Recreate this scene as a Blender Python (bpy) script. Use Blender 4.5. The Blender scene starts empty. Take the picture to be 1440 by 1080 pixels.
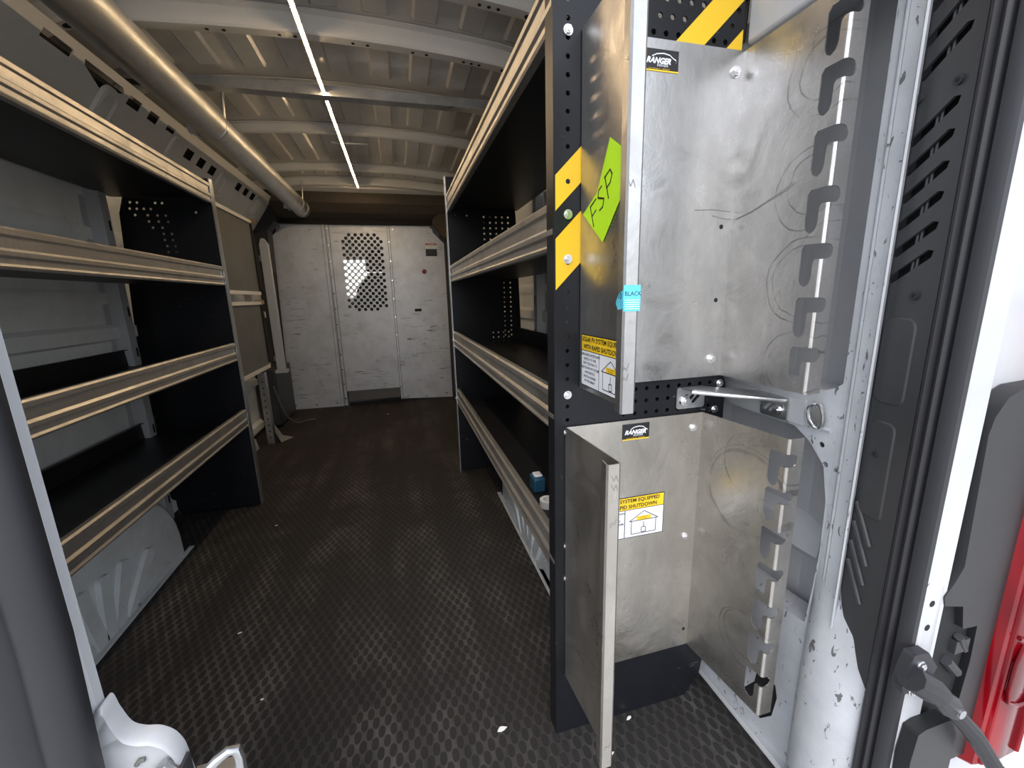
import bpy, bmesh, math, random
from mathutils import Vector, Matrix
random.seed(7)
S = bpy.context.scene
C = S.collection
PI = math.pi

# ---------------------------------------------------------------- camera
cam = bpy.data.objects.new('camera', bpy.data.cameras.new('camera'))
C.objects.link(cam)
cam.data.sensor_width = 36.0
cam.data.sensor_fit = 'HORIZONTAL'
cam.data.lens = 584.0 / 1440.0 * 36.0
cam.data.clip_start = 0.02
cam.data.clip_end = 200
Yv = Vector((-160, -120, 584)).normalized()
Dv = Vector((74, 2740, 584)); Dv = (Dv - Dv.dot(Yv) * Yv).normalized()
Zv = -Dv
Xv = Dv.cross(Yv)
if Xv.x < 0: Xv = -Xv
right = Vector((Xv.x, Yv.x, Zv.x)); down = Vector((Xv.y, Yv.y, Zv.y)); fwd = Vector((Xv.z, Yv.z, Zv.z))
M = Matrix((right, -down, -fwd)).transposed().to_4x4()
M.translation = Vector((0, 0, 1.0))
cam.matrix_world = M
S.camera = cam

# ---------------------------------------------------------------- world, exposure
w = bpy.data.worlds.new('sky'); S.world = w; w.use_nodes = True
nt = w.node_tree
bg = nt.nodes['Background']
sky = nt.nodes.new('ShaderNodeTexSky')
sky.sky_type = 'NISHITA'; sky.sun_disc = False
sky.sun_elevation = math.radians(55); sky.sun_rotation = math.radians(200)
sky.air_density = 1.0; sky.dust_density = 2.0; sky.ozone_density = 1.0
hsv = nt.nodes.new('ShaderNodeHueSaturation'); hsv.inputs['Saturation'].default_value = .42
nt.links.new(sky.outputs[0], hsv.inputs['Color']); nt.links.new(hsv.outputs[0], bg.inputs[0])
bg.inputs[1].default_value = 0.32
vs = S.view_settings
vs.view_transform = 'Standard'; vs.look = 'None'; vs.gamma = 1.0; vs.exposure = 0.55
vs.use_curve_mapping = False

# ---------------------------------------------------------------- node materials
def base(name):
    m = bpy.data.materials.new(name); m.use_nodes = True
    t = m.node_tree; b = t.nodes['Principled BSDF']
    return m, t, b
def N(t, kind, **kw):
    n = t.nodes.new(kind)
    for k, v in kw.items(): setattr(n, k, v)
    return n
def pos(t, scale=(1, 1, 1)):
    g = N(t, 'ShaderNodeNewGeometry'); mp = N(t, 'ShaderNodeMapping')
    mp.inputs['Scale'].default_value = scale
    t.links.new(g.outputs['Position'], mp.inputs['Vector'])
    return mp.outputs[0]
def noise(t, vec, sc, det=4, rough=.55, dist=0):
    n = N(t, 'ShaderNodeTexNoise')
    n.inputs['Scale'].default_value = sc; n.inputs['Detail'].default_value = det
    n.inputs['Roughness'].default_value = rough; n.inputs['Distortion'].default_value = dist
    t.links.new(vec, n.inputs['Vector']); return n.outputs['Fac']
def ramp(t, fac, a, b, ca, cb):
    r = N(t, 'ShaderNodeValToRGB'); e = r.color_ramp.elements
    e[0].position = a; e[1].position = b
    e[0].color = (*ca, 1) if len(ca) == 3 else ca; e[1].color = (*cb, 1)
    t.links.new(fac, r.inputs[0]); return r.outputs[0]
def mix(t, fac, a, b):
    m = N(t, 'ShaderNodeMix', data_type='RGBA')
    for s, v in (('Factor', fac),):
        if isinstance(v, (int, float)): m.inputs[0].default_value = v
        else: t.links.new(v, m.inputs[0])
    for i, v in ((6, a), (7, b)):
        if isinstance(v, tuple): m.inputs[i].default_value = (*v, 1)
        else: t.links.new(v, m.inputs[i])
    return m.outputs[2]
def mth(t, op, a, b=None, c=None):
    m = N(t, 'ShaderNodeMath', operation=op)
    for i, v in enumerate((a, b, c)):
        if v is None: continue
        if isinstance(v, (int, float)): m.inputs[i].default_value = v
        else: t.links.new(v, m.inputs[i])
    return m.outputs[0]
def bump(t, b, h, strength, dist=.002):
    n = N(t, 'ShaderNodeBump'); n.inputs['Strength'].default_value = strength
    n.inputs['Distance'].default_value = dist
    t.links.new(h, n.inputs['Height']); t.links.new(n.outputs[0], b.inputs['Normal'])
def simple(name, col, rough=.5, metal=0., coat=0., var=.12, nsc=18, emit=None, estr=0):
    m, t, b = base(name)
    b.inputs['Roughness'].default_value = rough; b.inputs['Metallic'].default_value = metal
    if coat: b.inputs['Coat Weight'].default_value = coat; b.inputs['Coat Roughness'].default_value = .08
    f = noise(t, pos(t), nsc, 5)
    t.links.new(ramp(t, f, .35, .7, tuple(c * (1 - var) for c in col), tuple(min(1, c * (1 + var)) for c in col)), b.inputs['Base Color'])
    if emit:
        b.inputs['Emission Color'].default_value = (*emit, 1); b.inputs['Emission Strength'].default_value = estr
    return m

def aluminium(name, col, stretch, rlo=.22, rhi=.5, rings=None, dirt=.5):
    m, t, b = base(name)
    b.inputs['Metallic'].default_value = .92
    p = pos(t, stretch)
    f = noise(t, p, 14, 6, .65)
    f2 = noise(t, pos(t), 9, 5, .7, .8)
    c = ramp(t, f, .3, .75, tuple(x * .74 for x in col), col)
    c = mix(t, mth(t, 'MULTIPLY', ramp_val(t, f2, .5, .78), dirt), c, tuple(x * .5 for x in col))
    # fine scuffs
    f3 = noise(t, pos(t, (3.5, 3.5, .5)), 120, 2, .6, .3)
    sc = ramp_val(t, f3, .64, .70)
    c = mix(t, mth(t, 'MULTIPLY', sc, .25), c, tuple(min(1, x * 1.3) for x in col))
    if rings:
        sep = N(t, 'ShaderNodeSeparateXYZ'); t.links.new(pos(t), sep.inputs[0])
        wob = noise(t, pos(t), 25, 2)
        wear = ramp_val(t, noise(t, pos(t), 16, 3, .6), .38, .62)
        tot = None
        for (cy, cz, r, wd) in rings:
            dy = mth(t, 'SUBTRACT', sep.outputs[1], cy); dz = mth(t, 'SUBTRACT', sep.outputs[2], cz)
            d = mth(t, 'SQRT', mth(t, 'ADD', mth(t, 'MULTIPLY', dy, dy), mth(t, 'MULTIPLY', dz, dz)))
            d = mth(t, 'ADD', d, mth(t, 'MULTIPLY', mth(t, 'SUBTRACT', wob, .5), .012))
            k = mth(t, 'LESS_THAN', mth(t, 'ABSOLUTE', mth(t, 'SUBTRACT', d, r)), wd)
            tot = k if tot is None else mth(t, 'MAXIMUM', tot, k)
        c = mix(t, mth(t, 'MULTIPLY', mth(t, 'MULTIPLY', tot, wear), .62), c, tuple(x * .25 for x in col))
    t.links.new(c, b.inputs['Base Color'])
    rr = N(t, 'ShaderNodeMapRange'); t.links.new(f2, rr.inputs[0])
    rr.inputs[1].default_value = .3; rr.inputs[2].default_value = .7
    rr.inputs[3].default_value = rlo; rr.inputs[4].default_value = rhi
    t.links.new(rr.outputs[0], b.inputs['Roughness'])
    bump(t, b, mth(t, 'ADD', f, mth(t, 'MULTIPLY', f2, 1.5)), .22, .003)
    return m
def ramp_val(t, f, a, b):
    r = N(t, 'ShaderNodeMapRange'); t.links.new(f, r.inputs[0])
    r.inputs[1].default_value = a; r.inputs[2].default_value = b
    return r.outputs[0]
def painted(name, col, rough, scuff=.0, scol=(.03, .03, .035), metal=0, sscale=34, stretch=(1, 1, 1), thr=.66, spec=.5, grime=.25, patchy=False):
    m, t, b = base(name)
    b.inputs['Roughness'].default_value = rough; b.inputs['Metallic'].default_value = metal
    b.inputs['Specular IOR Level'].default_value = spec
    f = noise(t, pos(t), 6, 6, .7)
    c = ramp(t, f, .42, .75, col, tuple(x * (1 - grime) for x in col))
    if scuff:
        s = ramp_val(t, noise(t, pos(t, stretch), sscale, 4, .55, 1.6), thr, thr + .03)
        if patchy: s = mth(t, 'MULTIPLY', s, ramp_val(t, noise(t, pos(t, (1.3, 1, 1)), 3.0, 3, .6), .5, .62))
        c = mix(t, mth(t, 'MULTIPLY', s, scuff), c, scol)
    t.links.new(c, b.inputs['Base Color'])
    bump(t, b, f, .15, .003)
    return m

M_ = {}
M_['alu'] = aluminium('brushed_aluminium', (.56, .553, .545), (1, 1, .35))
M_['alu_hookU'] = aluminium('scuffed_aluminium', (.58, .565, .55), (1, 1, .6),
    rings=[(.565, 1.32, .060, .0012), (.56, 1.325, .043, .0012), (.565, 1.155, .062, .0012), (.56, 1.16, .045, .001), (.56, 1.01, .07, .0014), (.56, 1.01, .058, .001), (.56, .865, .062, .0012), (.565, .862, .046, .0016)])
M_['alu_hookL'] = aluminium('scuffed_aluminium_warm', (.60, .575, .535), (1, 1, .6),
    rings=[(.60, .67, .062, .001), (.61, .61, .085, .003), (.61, .612, .092, .001), (.58, .30, .06, .0012), (.58, .31, .048, .0014)])
M_['rail'] = aluminium('worn_rail_aluminium', (.66, .64, .61), (1.2, .12, 2.4), .30, .55, dirt=.6)
M_['alu_warm'] = aluminium('warm_aluminium', (.60, .57, .515), (1, 1, .35))
M_['pipe'] = aluminium('pipe_aluminium', (.76, .76, .74), (1, .3, 1), .3, .5, dirt=.4)
M_['alu_door'] = painted('partition_aluminium', (.66, .69, .745), .40, .75, (.12, .12, .13), metal=.35, sscale=5, stretch=(.9, 1, 8), thr=.60, grime=.25, patchy=True)
M_['galv'] = aluminium('galvanised_steel', (.62, .63, .64), (1, 1, 1), .25, .45)
M_['chrome'] = simple('zinc_bolt', (.75, .75, .76), .22, 1.0)
M_['black'] = painted('black_powder_coat', (.010, .011, .014), .34, .5, (.16, .16, .17), sscale=34, stretch=(.6, 1, 1.8), thr=.69, spec=.3)
M_['black_tray'] = painted('black_tray_coat', (.011, .012, .015), .42, .35, (.09, .09, .095), sscale=14, stretch=(2, 1, 2), thr=.74)
M_['white'] = painted('white_body_paint', (.49, .50, .52), .32, .0, grime=.12)
M_['white_scuff'] = painted('scuffed_white_body_paint', (.50, .515, .545), .38, .85, (.05, .05, .055), sscale=42, stretch=(1.3, 1.3, .6), thr=.635, grime=.25)
M_['inner_wall'] = painted('inner_body_primer', (.83, .86, .87), .45, .25, (.1, .1, .1), sscale=12, thr=.7, grime=.15)
M_['roof'] = painted('roof_primer', (.60, .585, .55), .18, .0, grime=.15)
M_['bow'] = painted('roof_bow_paint', (.80, .79, .76), .35, .0, grime=.08)
M_['dark'] = simple('dark_cavity', (.008, .008, .009), .8)
M_['header'] = simple('brown_headliner', (.085, .07, .055), .9, nsc=40)
M_['trim'] = painted('grey_plastic_trim', (.035, .036, .040), .48, .0, grime=.3)
M_['rubber'] = painted('black_rubber', (.022, .022, .026), .55, .0, grime=.2)
M_['grey_panel'] = painted('dark_grey_panel', (.14, .14, .135), .5, .0)
M_['yellow'] = painted('yellow_tape', (.80, .50, .02), .35, .25, (.05, .04, .02), sscale=50, thr=.74, grime=.06)
M_['neon'] = simple('neon_green_tape', (.50, .86, .02), .55, var=.05)
M_['ink'] = simple('black_ink', (.012, .012, .012), .5)
M_['grey_ink'] = simple('grey_pencil_ink', (.16, .16, .17), .6)
M_['label_white'] = simple('label_white', (.78, .80, .84), .45, var=.04)
M_['label_yellow'] = simple('label_yellow', (.86, .56, .02), .4, var=.04)
M_['label_black'] = simple('label_black', (.015, .016, .018), .35, var=.1)
M_['label_red'] = simple('label_red', (.55, .12, .06), .4)
M_['blue_tag'] = simple('blue_tag', (.10, .52, .68), .5, var=.12, nsc=90)
M_['red_spot'] = simple('red_stain', (.22, .03, .03), .5)
M_['seat'] = simple('seat_fabric', (.02, .02, .022), .85)
M_['ground'] = simple('concrete_ground', (.52, .51, .49), .9, var=.12, nsc=2)
M_['housing'] = painted('black_lamp_housing', (.017, .0175, .019), .42, grime=.3)
M_['orange_clip'] = simple('brass_latch', (.45, .25, .08), .4, .6)
M_['blue_plastic'] = simple('blue_plastic', (.02, .09, .16), .4)
M_['paper'] = simple('white_scrap', (.8, .8, .78), .7)
M_['led_pcb'] = simple('strip_backing', (.6, .55, .45), .5)
m, t, b = base('warm_led'); b.inputs['Base Color'].default_value = (1, .8, .5, 1)
b.inputs['Emission Color'].default_value = (1, .72, .42, 1); b.inputs['Emission Strength'].default_value = 72
M_['led'] = m
m, t, b = base('red_lens'); b.inputs['Base Color'].default_value = (.55, .004, .012, 1)
b.inputs['Roughness'].default_value = .12; b.inputs['Specular IOR Level'].default_value = .35
b.inputs['Subsurface Weight'].default_value = 0.0
f = noise(t, pos(t, (1, 1, .3)), 14, 2)
t.links.new(ramp(t, f, .4, .65, (.27, .003, .008), (.10, .001, .004)), b.inputs['Base Color'])
M_['lens'] = m
# floor mat with lozenge embossing
m, t, b = base('rubber_floor_mat')
sep = N(t, 'ShaderNodeSeparateXYZ'); t.links.new(pos(t), sep.inputs[0])
wv = noise(t, pos(t), 30, 2)
wob = mth(t, 'MULTIPLY', mth(t, 'SUBTRACT', wv, .5), .10)
fu = mth(t, 'MULTIPLY', mth(t, 'SUBTRACT', mth(t, 'FRACT', mth(t, 'DIVIDE', mth(t, 'ADD', sep.outputs[0], 10), .0270)), .5), PI)
fv = mth(t, 'MULTIPLY', mth(t, 'SUBTRACT', mth(t, 'FRACT', mth(t, 'DIVIDE', mth(t, 'ADD', sep.outputs[1], 10), .0500)), .5), PI)
c1_ = mth(t, 'MULTIPLY', mth(t, 'COSINE', fu), mth(t, 'COSINE', fv))
c2_ = mth(t, 'ABSOLUTE', mth(t, 'MULTIPLY', mth(t, 'SINE', fu), mth(t, 'SINE', fv)))
w_ = mth(t, 'ADD', mth(t, 'MAXIMUM', c1_, c2_), wob)
hole = ramp_val(t, w_, .56, .66)
wearA = ramp_val(t, noise(t, pos(t, (2.6, .25, 1)), 3.2, 5, .6), .42, .66)
wearB = ramp_val(t, noise(t, pos(t), 2.3, 6, .7), .42, .66)
speck = ramp_val(t, noise(t, pos(t), 160, 3, .6), .66, .72)
ww = mth(t, 'MULTIPLY', wearA, wearB)
top = mix(t, ww, (.030, .028, .027), (.150, .144, .140))
top = mix(t, mth(t, 'MULTIPLY', speck, .35), top, (.16, .15, .145))
brown = ramp_val(t, sep.outputs[1], 1.8, 4.0)  # warm LED reflection painted into the mat colour, growing towards the front
top = mix(t, mth(t, 'MULTIPLY', brown, .6), top, (.060, .036, .024))
col = mix(t, mth(t, 'MULTIPLY', hole, .85), top, (.016, .0155, .016))
t.links.new(col, b.inputs['Base Color'])
b.inputs['Specular IOR Level'].default_value = .3
rr = mth(t, 'SUBTRACT', .72, mth(t, 'MULTIPLY', ww, .2)); t.links.new(rr, b.inputs['Roughness'])
bump(t, b, mth(t, 'SUBTRACT', 1, hole), .5, .0015)
M_['mat'] = m

# ---------------------------------------------------------------- mesh helpers
def curve_plate(outline, holes, th):
    """flat plate with real holes in the local XY plane, th thick"""
    cu = bpy.data.curves.new('tmp', 'CURVE'); cu.dimensions = '2D'; cu.fill_mode = 'BOTH'
    cu.extrude = th / 2; cu.resolution_u = 2
    for lp in [outline] + list(holes):
        s = cu.splines.new('POLY'); s.points.add(len(lp) - 1)
        for i, (a, c_) in enumerate(lp): s.points[i].co = (a, c_, 0, 1)
        s.use_cyclic_u = True
    o = bpy.data.objects.new('tmp', cu)
    me = bpy.data.meshes.new_from_object(o)
    bpy.data.objects.remove(o); bpy.data.curves.remove(cu)
    return me
def text_mesh(s, size, shear=0, bold=0, align='CENTER', space=1.0):
    cu = bpy.data.curves.new('tmp', 'FONT'); cu.body = s; cu.size = size; cu.shear = shear
    cu.offset = bold; cu.align_x = align; cu.align_y = 'CENTER'; cu.resolution_u = 2; cu.space_character = space
    o = bpy.data.objects.new('tmp', cu)
    me = bpy.data.meshes.new_from_object(o)
    bpy.data.objects.remove(o); bpy.data.curves.remove(cu)
    return me
def circ(x, y, r, n=8, a0=0):
    return [(x + r * math.cos(a0 + 2 * PI * i / n), y + r * math.sin(a0 + 2 * PI * i / n)) for i in range(n)]
def rrect(x0, x1, y0, y1, r, n=4, corners=(1, 1, 1, 1)):
    pts = []
    for (cx, cy, a, on) in ((x0 + r, y0 + r, PI, corners[0]), (x1 - r, y0 + r, 1.5 * PI, corners[1]), (x1 - r, y1 - r, 0, corners[2]), (x0 + r, y1 - r, .5 * PI, corners[3])):
        if on:
            for i in range(n + 1):
                q = a + .5 * PI * i / n; pts.append((cx + r * math.cos(q), cy + r * math.sin(q)))
        else:
            pts.append((cx + r * (1 if math.cos(a + PI / 4) > 0 else -1), cy + r * (1 if math.sin(a + PI / 4) > 0 else -1)))
    return pts
def frame(o, u, v):
    u = Vector(u).normalized(); v = Vector(v); v = (v - v.dot(u) * u).normalized(); n = u.cross(v)
    mt = Matrix((u, v, n)).transposed().to_4x4(); mt.translation = Vector(o); return mt

class MB:
    def __init__(s): s.bm = bmesh.new(); s.mats = []
    def mi(s, m):
        if m not in s.mats: s.mats.append(m)
        return s.mats.index(m)
    def face(s, pts, m):
        vs_ = [s.bm.verts.new(p) for p in pts]
        f = s.bm.faces.new(vs_); f.material_index = s.mi(m); return s
    def loft(s, rings, m, closed=True, caps=True):
        k = s.mi(m); R = [[s.bm.verts.new(p) for p in r] for r in rings]
        n = len(R[0])
        for a, b_ in zip(R, R[1:]):
            for i in range(n if closed else n - 1):
                j = (i + 1) % n
                f = s.bm.faces.new((a[i], a[j], b_[j], b_[i])); f.material_index = k
        if caps and closed:
            for r in (R[0][::-1], R[-1]):
                f = s.bm.faces.new(r); f.material_index = k
        return s
    def box(s, x0, x1, y0, y1, z0, z1, m):
        return s.loft([[(x0, y0, z), (x1, y0, z), (x1, y1, z), (x0, y1, z)] for z in (z0, z1)], m)
    def prism(s, poly, axis, a, b_, m):
        def P(p, h):
            return (h, p[0], p[1]) if axis == 'x' else (p[0], h, p[1]) if axis == 'y' else (p[0], p[1], h)
        return s.loft([[P(p, a) for p in poly], [P(p, b_) for p in poly]], m)
    def sheet(s, pts, th, axis, a, b_, m):
        P = [Vector(p) for p in pts]; up, lo = [], []
        for i, p in enumerate(P):
            d1 = (P[i] - P[i - 1]).normalized() if i else (P[1] - P[0]).normalized()
            d2 = (P[i + 1] - P[i]).normalized() if i < len(P) - 1 else d1
            n1 = Vector((-d1.y, d1.x)); n2 = Vector((-d2.y, d2.x)); n = (n1 + n2)
            n = n.normalized() if n.length > 1e-6 else n1
            k = th / 2 / max(.35, n.dot(n1))
            up.append(tuple(p + n * k)); lo.append(tuple(p - n * k))
        for i in range(len(P) - 1):
            s.prism([up[i], up[i + 1], lo[i + 1], lo[i]], axis, a, b_, m)
        return s
    def tube(s, path, r, n, m, caps=True):
        path = [Vector(p) for p in path]; rings = []
        rs = r if isinstance(r, (list, tuple)) else [r] * len(path)
        ref = Vector((0, 0, 1))
        d0 = (path[1] - path[0]).normalized()
        if abs(d0.dot(ref)) > .9: ref = Vector((0, 1, 0))
        for i, p in enumerate(path):
            d = (path[min(i + 1, len(path) - 1)] - path[max(i - 1, 0)]).normalized()
            a = d.cross(ref).normalized(); b_ = d.cross(a).normalized()
            rings.append([p + (a * math.cos(2 * PI * k / n) + b_ * math.sin(2 * PI * k / n)) * rs[i] for k in range(n)])
        return s.loft(rings, m, caps=caps)
    def add(s, me, mt, m, free=True):
        k = s.mi(m); n0 = len(s.bm.verts); nf = len(s.bm.faces)
        s.bm.from_mesh(me)
        s.bm.verts.ensure_lookup_table(); s.bm.faces.ensure_lookup_table()
        for v in s.bm.verts[n0:]: v.co = mt @ v.co
        for f in s.bm.faces[nf:]: f.material_index = k
        if free: bpy.data.meshes.remove(me)
        return s
    def plate(s, outline, holes, th, o, u, v, m):
        return s.add(curve_plate(outline, holes, th), frame(o, u, v), m)
    def grid(s, xs, ys, zf, m):
        k = s.mi(m); V = [[s.bm.verts.new((x, y, zf(x, y))) for x in xs] for y in ys]
        for j in range(len(ys) - 1):
            for i in range(len(xs) - 1):
                f = s.bm.faces.new((V[j][i], V[j][i + 1], V[j + 1][i + 1], V[j + 1][i])); f.material_index = k
        return s
    def build(s, name, parent=None, bevel=0, smooth=35, fixn=True):
        me = bpy.data.meshes.new(name)
        if fixn: bmesh.ops.recalc_face_normals(s.bm, faces=s.bm.faces[:])
        off = world_loc(parent)
        if off.length: bmesh.ops.translate(s.bm, verts=s.bm.verts[:], vec=-off)
        s.bm.to_mesh(me); s.bm.free()
        for m in s.mats: me.materials.append(M_[m])
        if smooth:
            me.shade_smooth(); me.set_sharp_from_angle(angle=math.radians(smooth))
        o = bpy.data.objects.new(name, me); C.objects.link(o)
        if parent: o.parent = parent
        if bevel:
            bv = o.modifiers.new('bevel', 'BEVEL'); bv.width = bevel; bv.segments = 2; bv.limit_method = 'ANGLE'; bv.angle_limit = math.radians(50)
        return o
def world_loc(o):
    v = Vector((0, 0, 0))
    while o: v += o.location; o = o.parent
    return v
def tag(o, label=None, cat=None, group=None, kind=None):
    if label: o['label'] = label
    if cat: o['category'] = cat
    if group: o['group'] = group
    if kind: o['kind'] = kind
    return o
def thing(name, loc, label, cat, group=None):
    o = bpy.data.objects.new(name, None); C.objects.link(o); o.location = loc
    o.empty_display_size = .05
    return tag(o, label, cat, group)
def struct(mb, name, **kw):
    return tag(mb.build(name, **kw), kind='structure')
def bolt(parent, p, d, r=.007, name='bolt', washer=True):
    p = Vector(p); d = Vector(d).normalized(); b_ = MB()
    if washer: b_.tube([p, p + d * .0015], r * 1.28, 16, 'chrome')
    b_.tube([p + d * .0015, p + d * (r * .8)], r, 6, 'chrome')
    b_.tube([p + d * (r * .8), p + d * (r * 1.05)], r * .62, 10, 'chrome')
    return b_.build(name, parent)

XL, XR, CX = -1.15, .74, -.205
SHZ = [1.43, 1.08, .735, .415]       # bottoms of the shelf lips

# ---------------------------------------------------------------- setting: floor, walls, roof
f_ = MB(); f_.box(XL, .703, .47, 4.19, -.02, 0, 'mat'); struct(f_, 'floor')
f_ = MB(); f_.box(-40, 40, -40, 40, -.75, -.62, 'ground'); struct(f_, 'ground')

def wall_profile(sx):
    X = XL if sx < 0 else XR
    return [(X, 0), (X, 1.35), (X - sx * .012, 1.56), (X - sx * .035, 1.75), (X - sx * .07, 1.90)]
f_ = MB(); f_.sheet(wall_profile(-1), .012, 'y', .42, 4.45, 'inner_wall')
struct(f_, 'wall_left')
f_ = MB(); f_.sheet(wall_profile(1), .012, 'y', .86, 4.45, 'inner_wall')
struct(f_, 'wall_right')
# outer skin seen through the openings of the rear wheel-side frame
f_ = MB(); f_.sheet([(.722, .868), (.745, .862), (.778, .82), (.795, .75), (.80, .68), (.797, .61), (.785, .56), (.765, .53), (.745, .515), (.722, .506)], .004, 'z', 0.0, 1.95, 'white')
f_.prism([(.798, .54), (.772, .515), (.765, .47), (.795, .44)], 'y', .56, .80, 'white')
f_.sheet([(.798, .335), (.757, .315), (.745, .22), (.745, .0)], .004, 'y', .515, .855, 'white_scuff')
f_.box(.7235, .73, .555, .670, .025, .185, 'dark')
struct(f_, 'wall_rear_right')

BY = [.75, 1.11, 1.47, 1.80, 2.24, 2.74, 3.46, 3.80]
def cz(x, y=0):
    d = abs(x - CX)
    return 1.965 - .075 * d * d - 1.1 * max(0, d - .66) ** 2
ribs = [CX + (-4.75 + i) * .165 for i in range(11)]
xs = [-1.08]; 
for r in ribs:
    for q in (r - .046, r - .036, r + .036, r + .046):
        if -1.07 < q < .66: xs.append(q)
xs.append(.67); xs = sorted(xs)
ys = [.42]
BB = BY + [4.15]
for a, b_ in zip(BB, BB[1:]):
    ys += [a + .075, a + .10, b_ - .10, b_ - .075]
ys = sorted(y for y in ys if y > .45) + [4.4]
def roofz(x, y):
    onx = any(abs(x - r) < .040 for r in ribs)
    ony_ = any(a + .09 < y < b_ - .09 for a, b_ in zip(BB, BB[1:]))
    return cz(x) - (.011 if onx and ony_ else 0)
xx = xs
f_ = MB(); f_.grid(xx, ys, roofz, 'roof')
f_.grid([xx[0], CX, xx[-1]], [.42, 4.4], lambda x, y: 1.99 if x == CX else 1.93, 'roof')
struct(f_, 'ceiling', smooth=20, fixn=False)

def bow(y0, wdt, hgt, holes, idx):
    b_ = MB(); X = [CX + (-.88 + .08 * i) for i in range(23)]
    def zb(x):
        d = abs(x - CX); return cz(x) - hgt - .9 * max(0, d - .70) ** 2
    for a, c_ in ((0, .004), ):
        rings = [[(x, y0, cz(x) + .01), (x, y0, zb(x) + .006), (x, y0 + .006, zb(x)), (x, y0 + wdt - .006, zb(x) + (.004 if holes else 0)),
                  (x, y0 + wdt, zb(x) + .008), (x, y0 + wdt + .004, cz(x) + .01)] for x in X]
        b_.loft(rings, 'bow')
    if not holes:
        b_.loft([[(x, y0 - .022, cz(x) - .002), (x, y0 - .022, cz(x) - .006), (x, y0 + wdt + .026, cz(x) - .006), (x, y0 + wdt + .026, cz(x) - .002)] for x in X], 'bow')
    else:
        b_.loft([[(x, y0 - .03, cz(x) - .002), (x, y0 - .03, cz(x) - .006), (x, y0 + wdt + .03, cz(x) - .006), (x, y0 + wdt + .03, cz(x) - .002)] for x in X], 'bow')
        for dx in (-.62, -.56, -.34, -.29, -.12, -.07, .12, .17, .33, .38, .52, .55, .58):
            x = CX + dx
            zz = zb(x) + .0015
            b_.loft([[(x + .006 * math.cos(2 * PI * k / 10), y0 + wdt * .55 + .006 * math.sin(2 * PI * k / 10), zz + e) for k in range(10)] for e in (-.0012, .006)], 'dark')
        for sx in (-1, 1):
            x0 = CX + sx * .70
            b_.loft([[(x0 + dx, y0 + wdt * .5 + dy, zb(x0 + dx) + e) for (dx, dy) in rrect(-.035, .035, -.011, .011, .010, 3)] for e in (-.001, .01)], 'dark')
    struct(b_, 'trim_%d' % idx)
bow(.72, .06, .062, True, 1); bow(1.08, .06, .062, True, 2); bow(1.44, .06, .062, True, 3); bow(1.77, .06, .062, True, 4)
bow(2.26, .045, .03, False, 5); bow(2.74, .035, .045, False, 6); bow(3.46, .035, .045, False, 7); bow(3.80, .04, .06, False, 8)

# slanted cant rails where wall meets roof, with punched slots
def cant(sx, idx):
    X = XL if sx < 0 else XR
    o = (X - sx * .02, 0, 1.52); u = (0, 1, 0); v = (-sx * .22, 0, .32)
    hs = []
    slots = [(1.25, 1.34, .31, .335), (1.70, 1.82, .315, .343), (2.12, 2.20, .300, .338), (2.26, 2.33, .300, .338), (2.40, 2.47, .31, .335),
             (2.62, 2.70, .25, .30), (2.76, 2.84, .25, .30), (2.90, 2.98, .25, .30), (3.3, 3.38, .26, .31), (3.44, 3.52, .26, .31), (3.58, 3.66, .26, .31)]
    for a, b2, c_, d in slots: hs.append([(a, c_), (b2, c_), (b2, d), (a, d)])
    hs.append([(1.87, .343), (1.88, .325), (1.99, .285), (2.09, .325), (2.07, .343)])
    hs.append(rrect(1.45, 1.53, .25, .31, .02))
    b_ = MB(); b_.plate([(.45, 0), (4.1, 0), (4.1, .372), (.45, .372)], hs, .003, o, u, v, 'bow')
    # bulged stampings around the roof bow feet
    V = Vector(v).normalized(); O = Vector(o); nn = Vector((-sx * V.z, 0, -abs(V.x)))
    for y in (1.40, 2.03, 2.52, 3.08, 3.75):
        base_ = O + V * .235 + Vector((0, y, 0))
        pts = rrect(-.05, .05, -.085, .085, .035, 5)
        b_.loft([[base_ + Vector((0, p * k, 0)) + V * (q * k) + nn * h for p, q in pts] for k, h in ((1, 0), (.92, .012), (.7, .016), (.55, .008))], 'bow')
        b_.tube([base_ + Vector((0, -.06, 0)) + V * -.10 + nn * .006, base_ + Vector((0, .055, 0)) + V * -.06 + nn * .014], .012, 8, 'bow')
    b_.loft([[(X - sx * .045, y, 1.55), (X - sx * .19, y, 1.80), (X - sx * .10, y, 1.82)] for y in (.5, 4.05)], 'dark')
    struct(b_, 'trim_%d' % idx)
cant(-1, 9); cant(1, 10)

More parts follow.
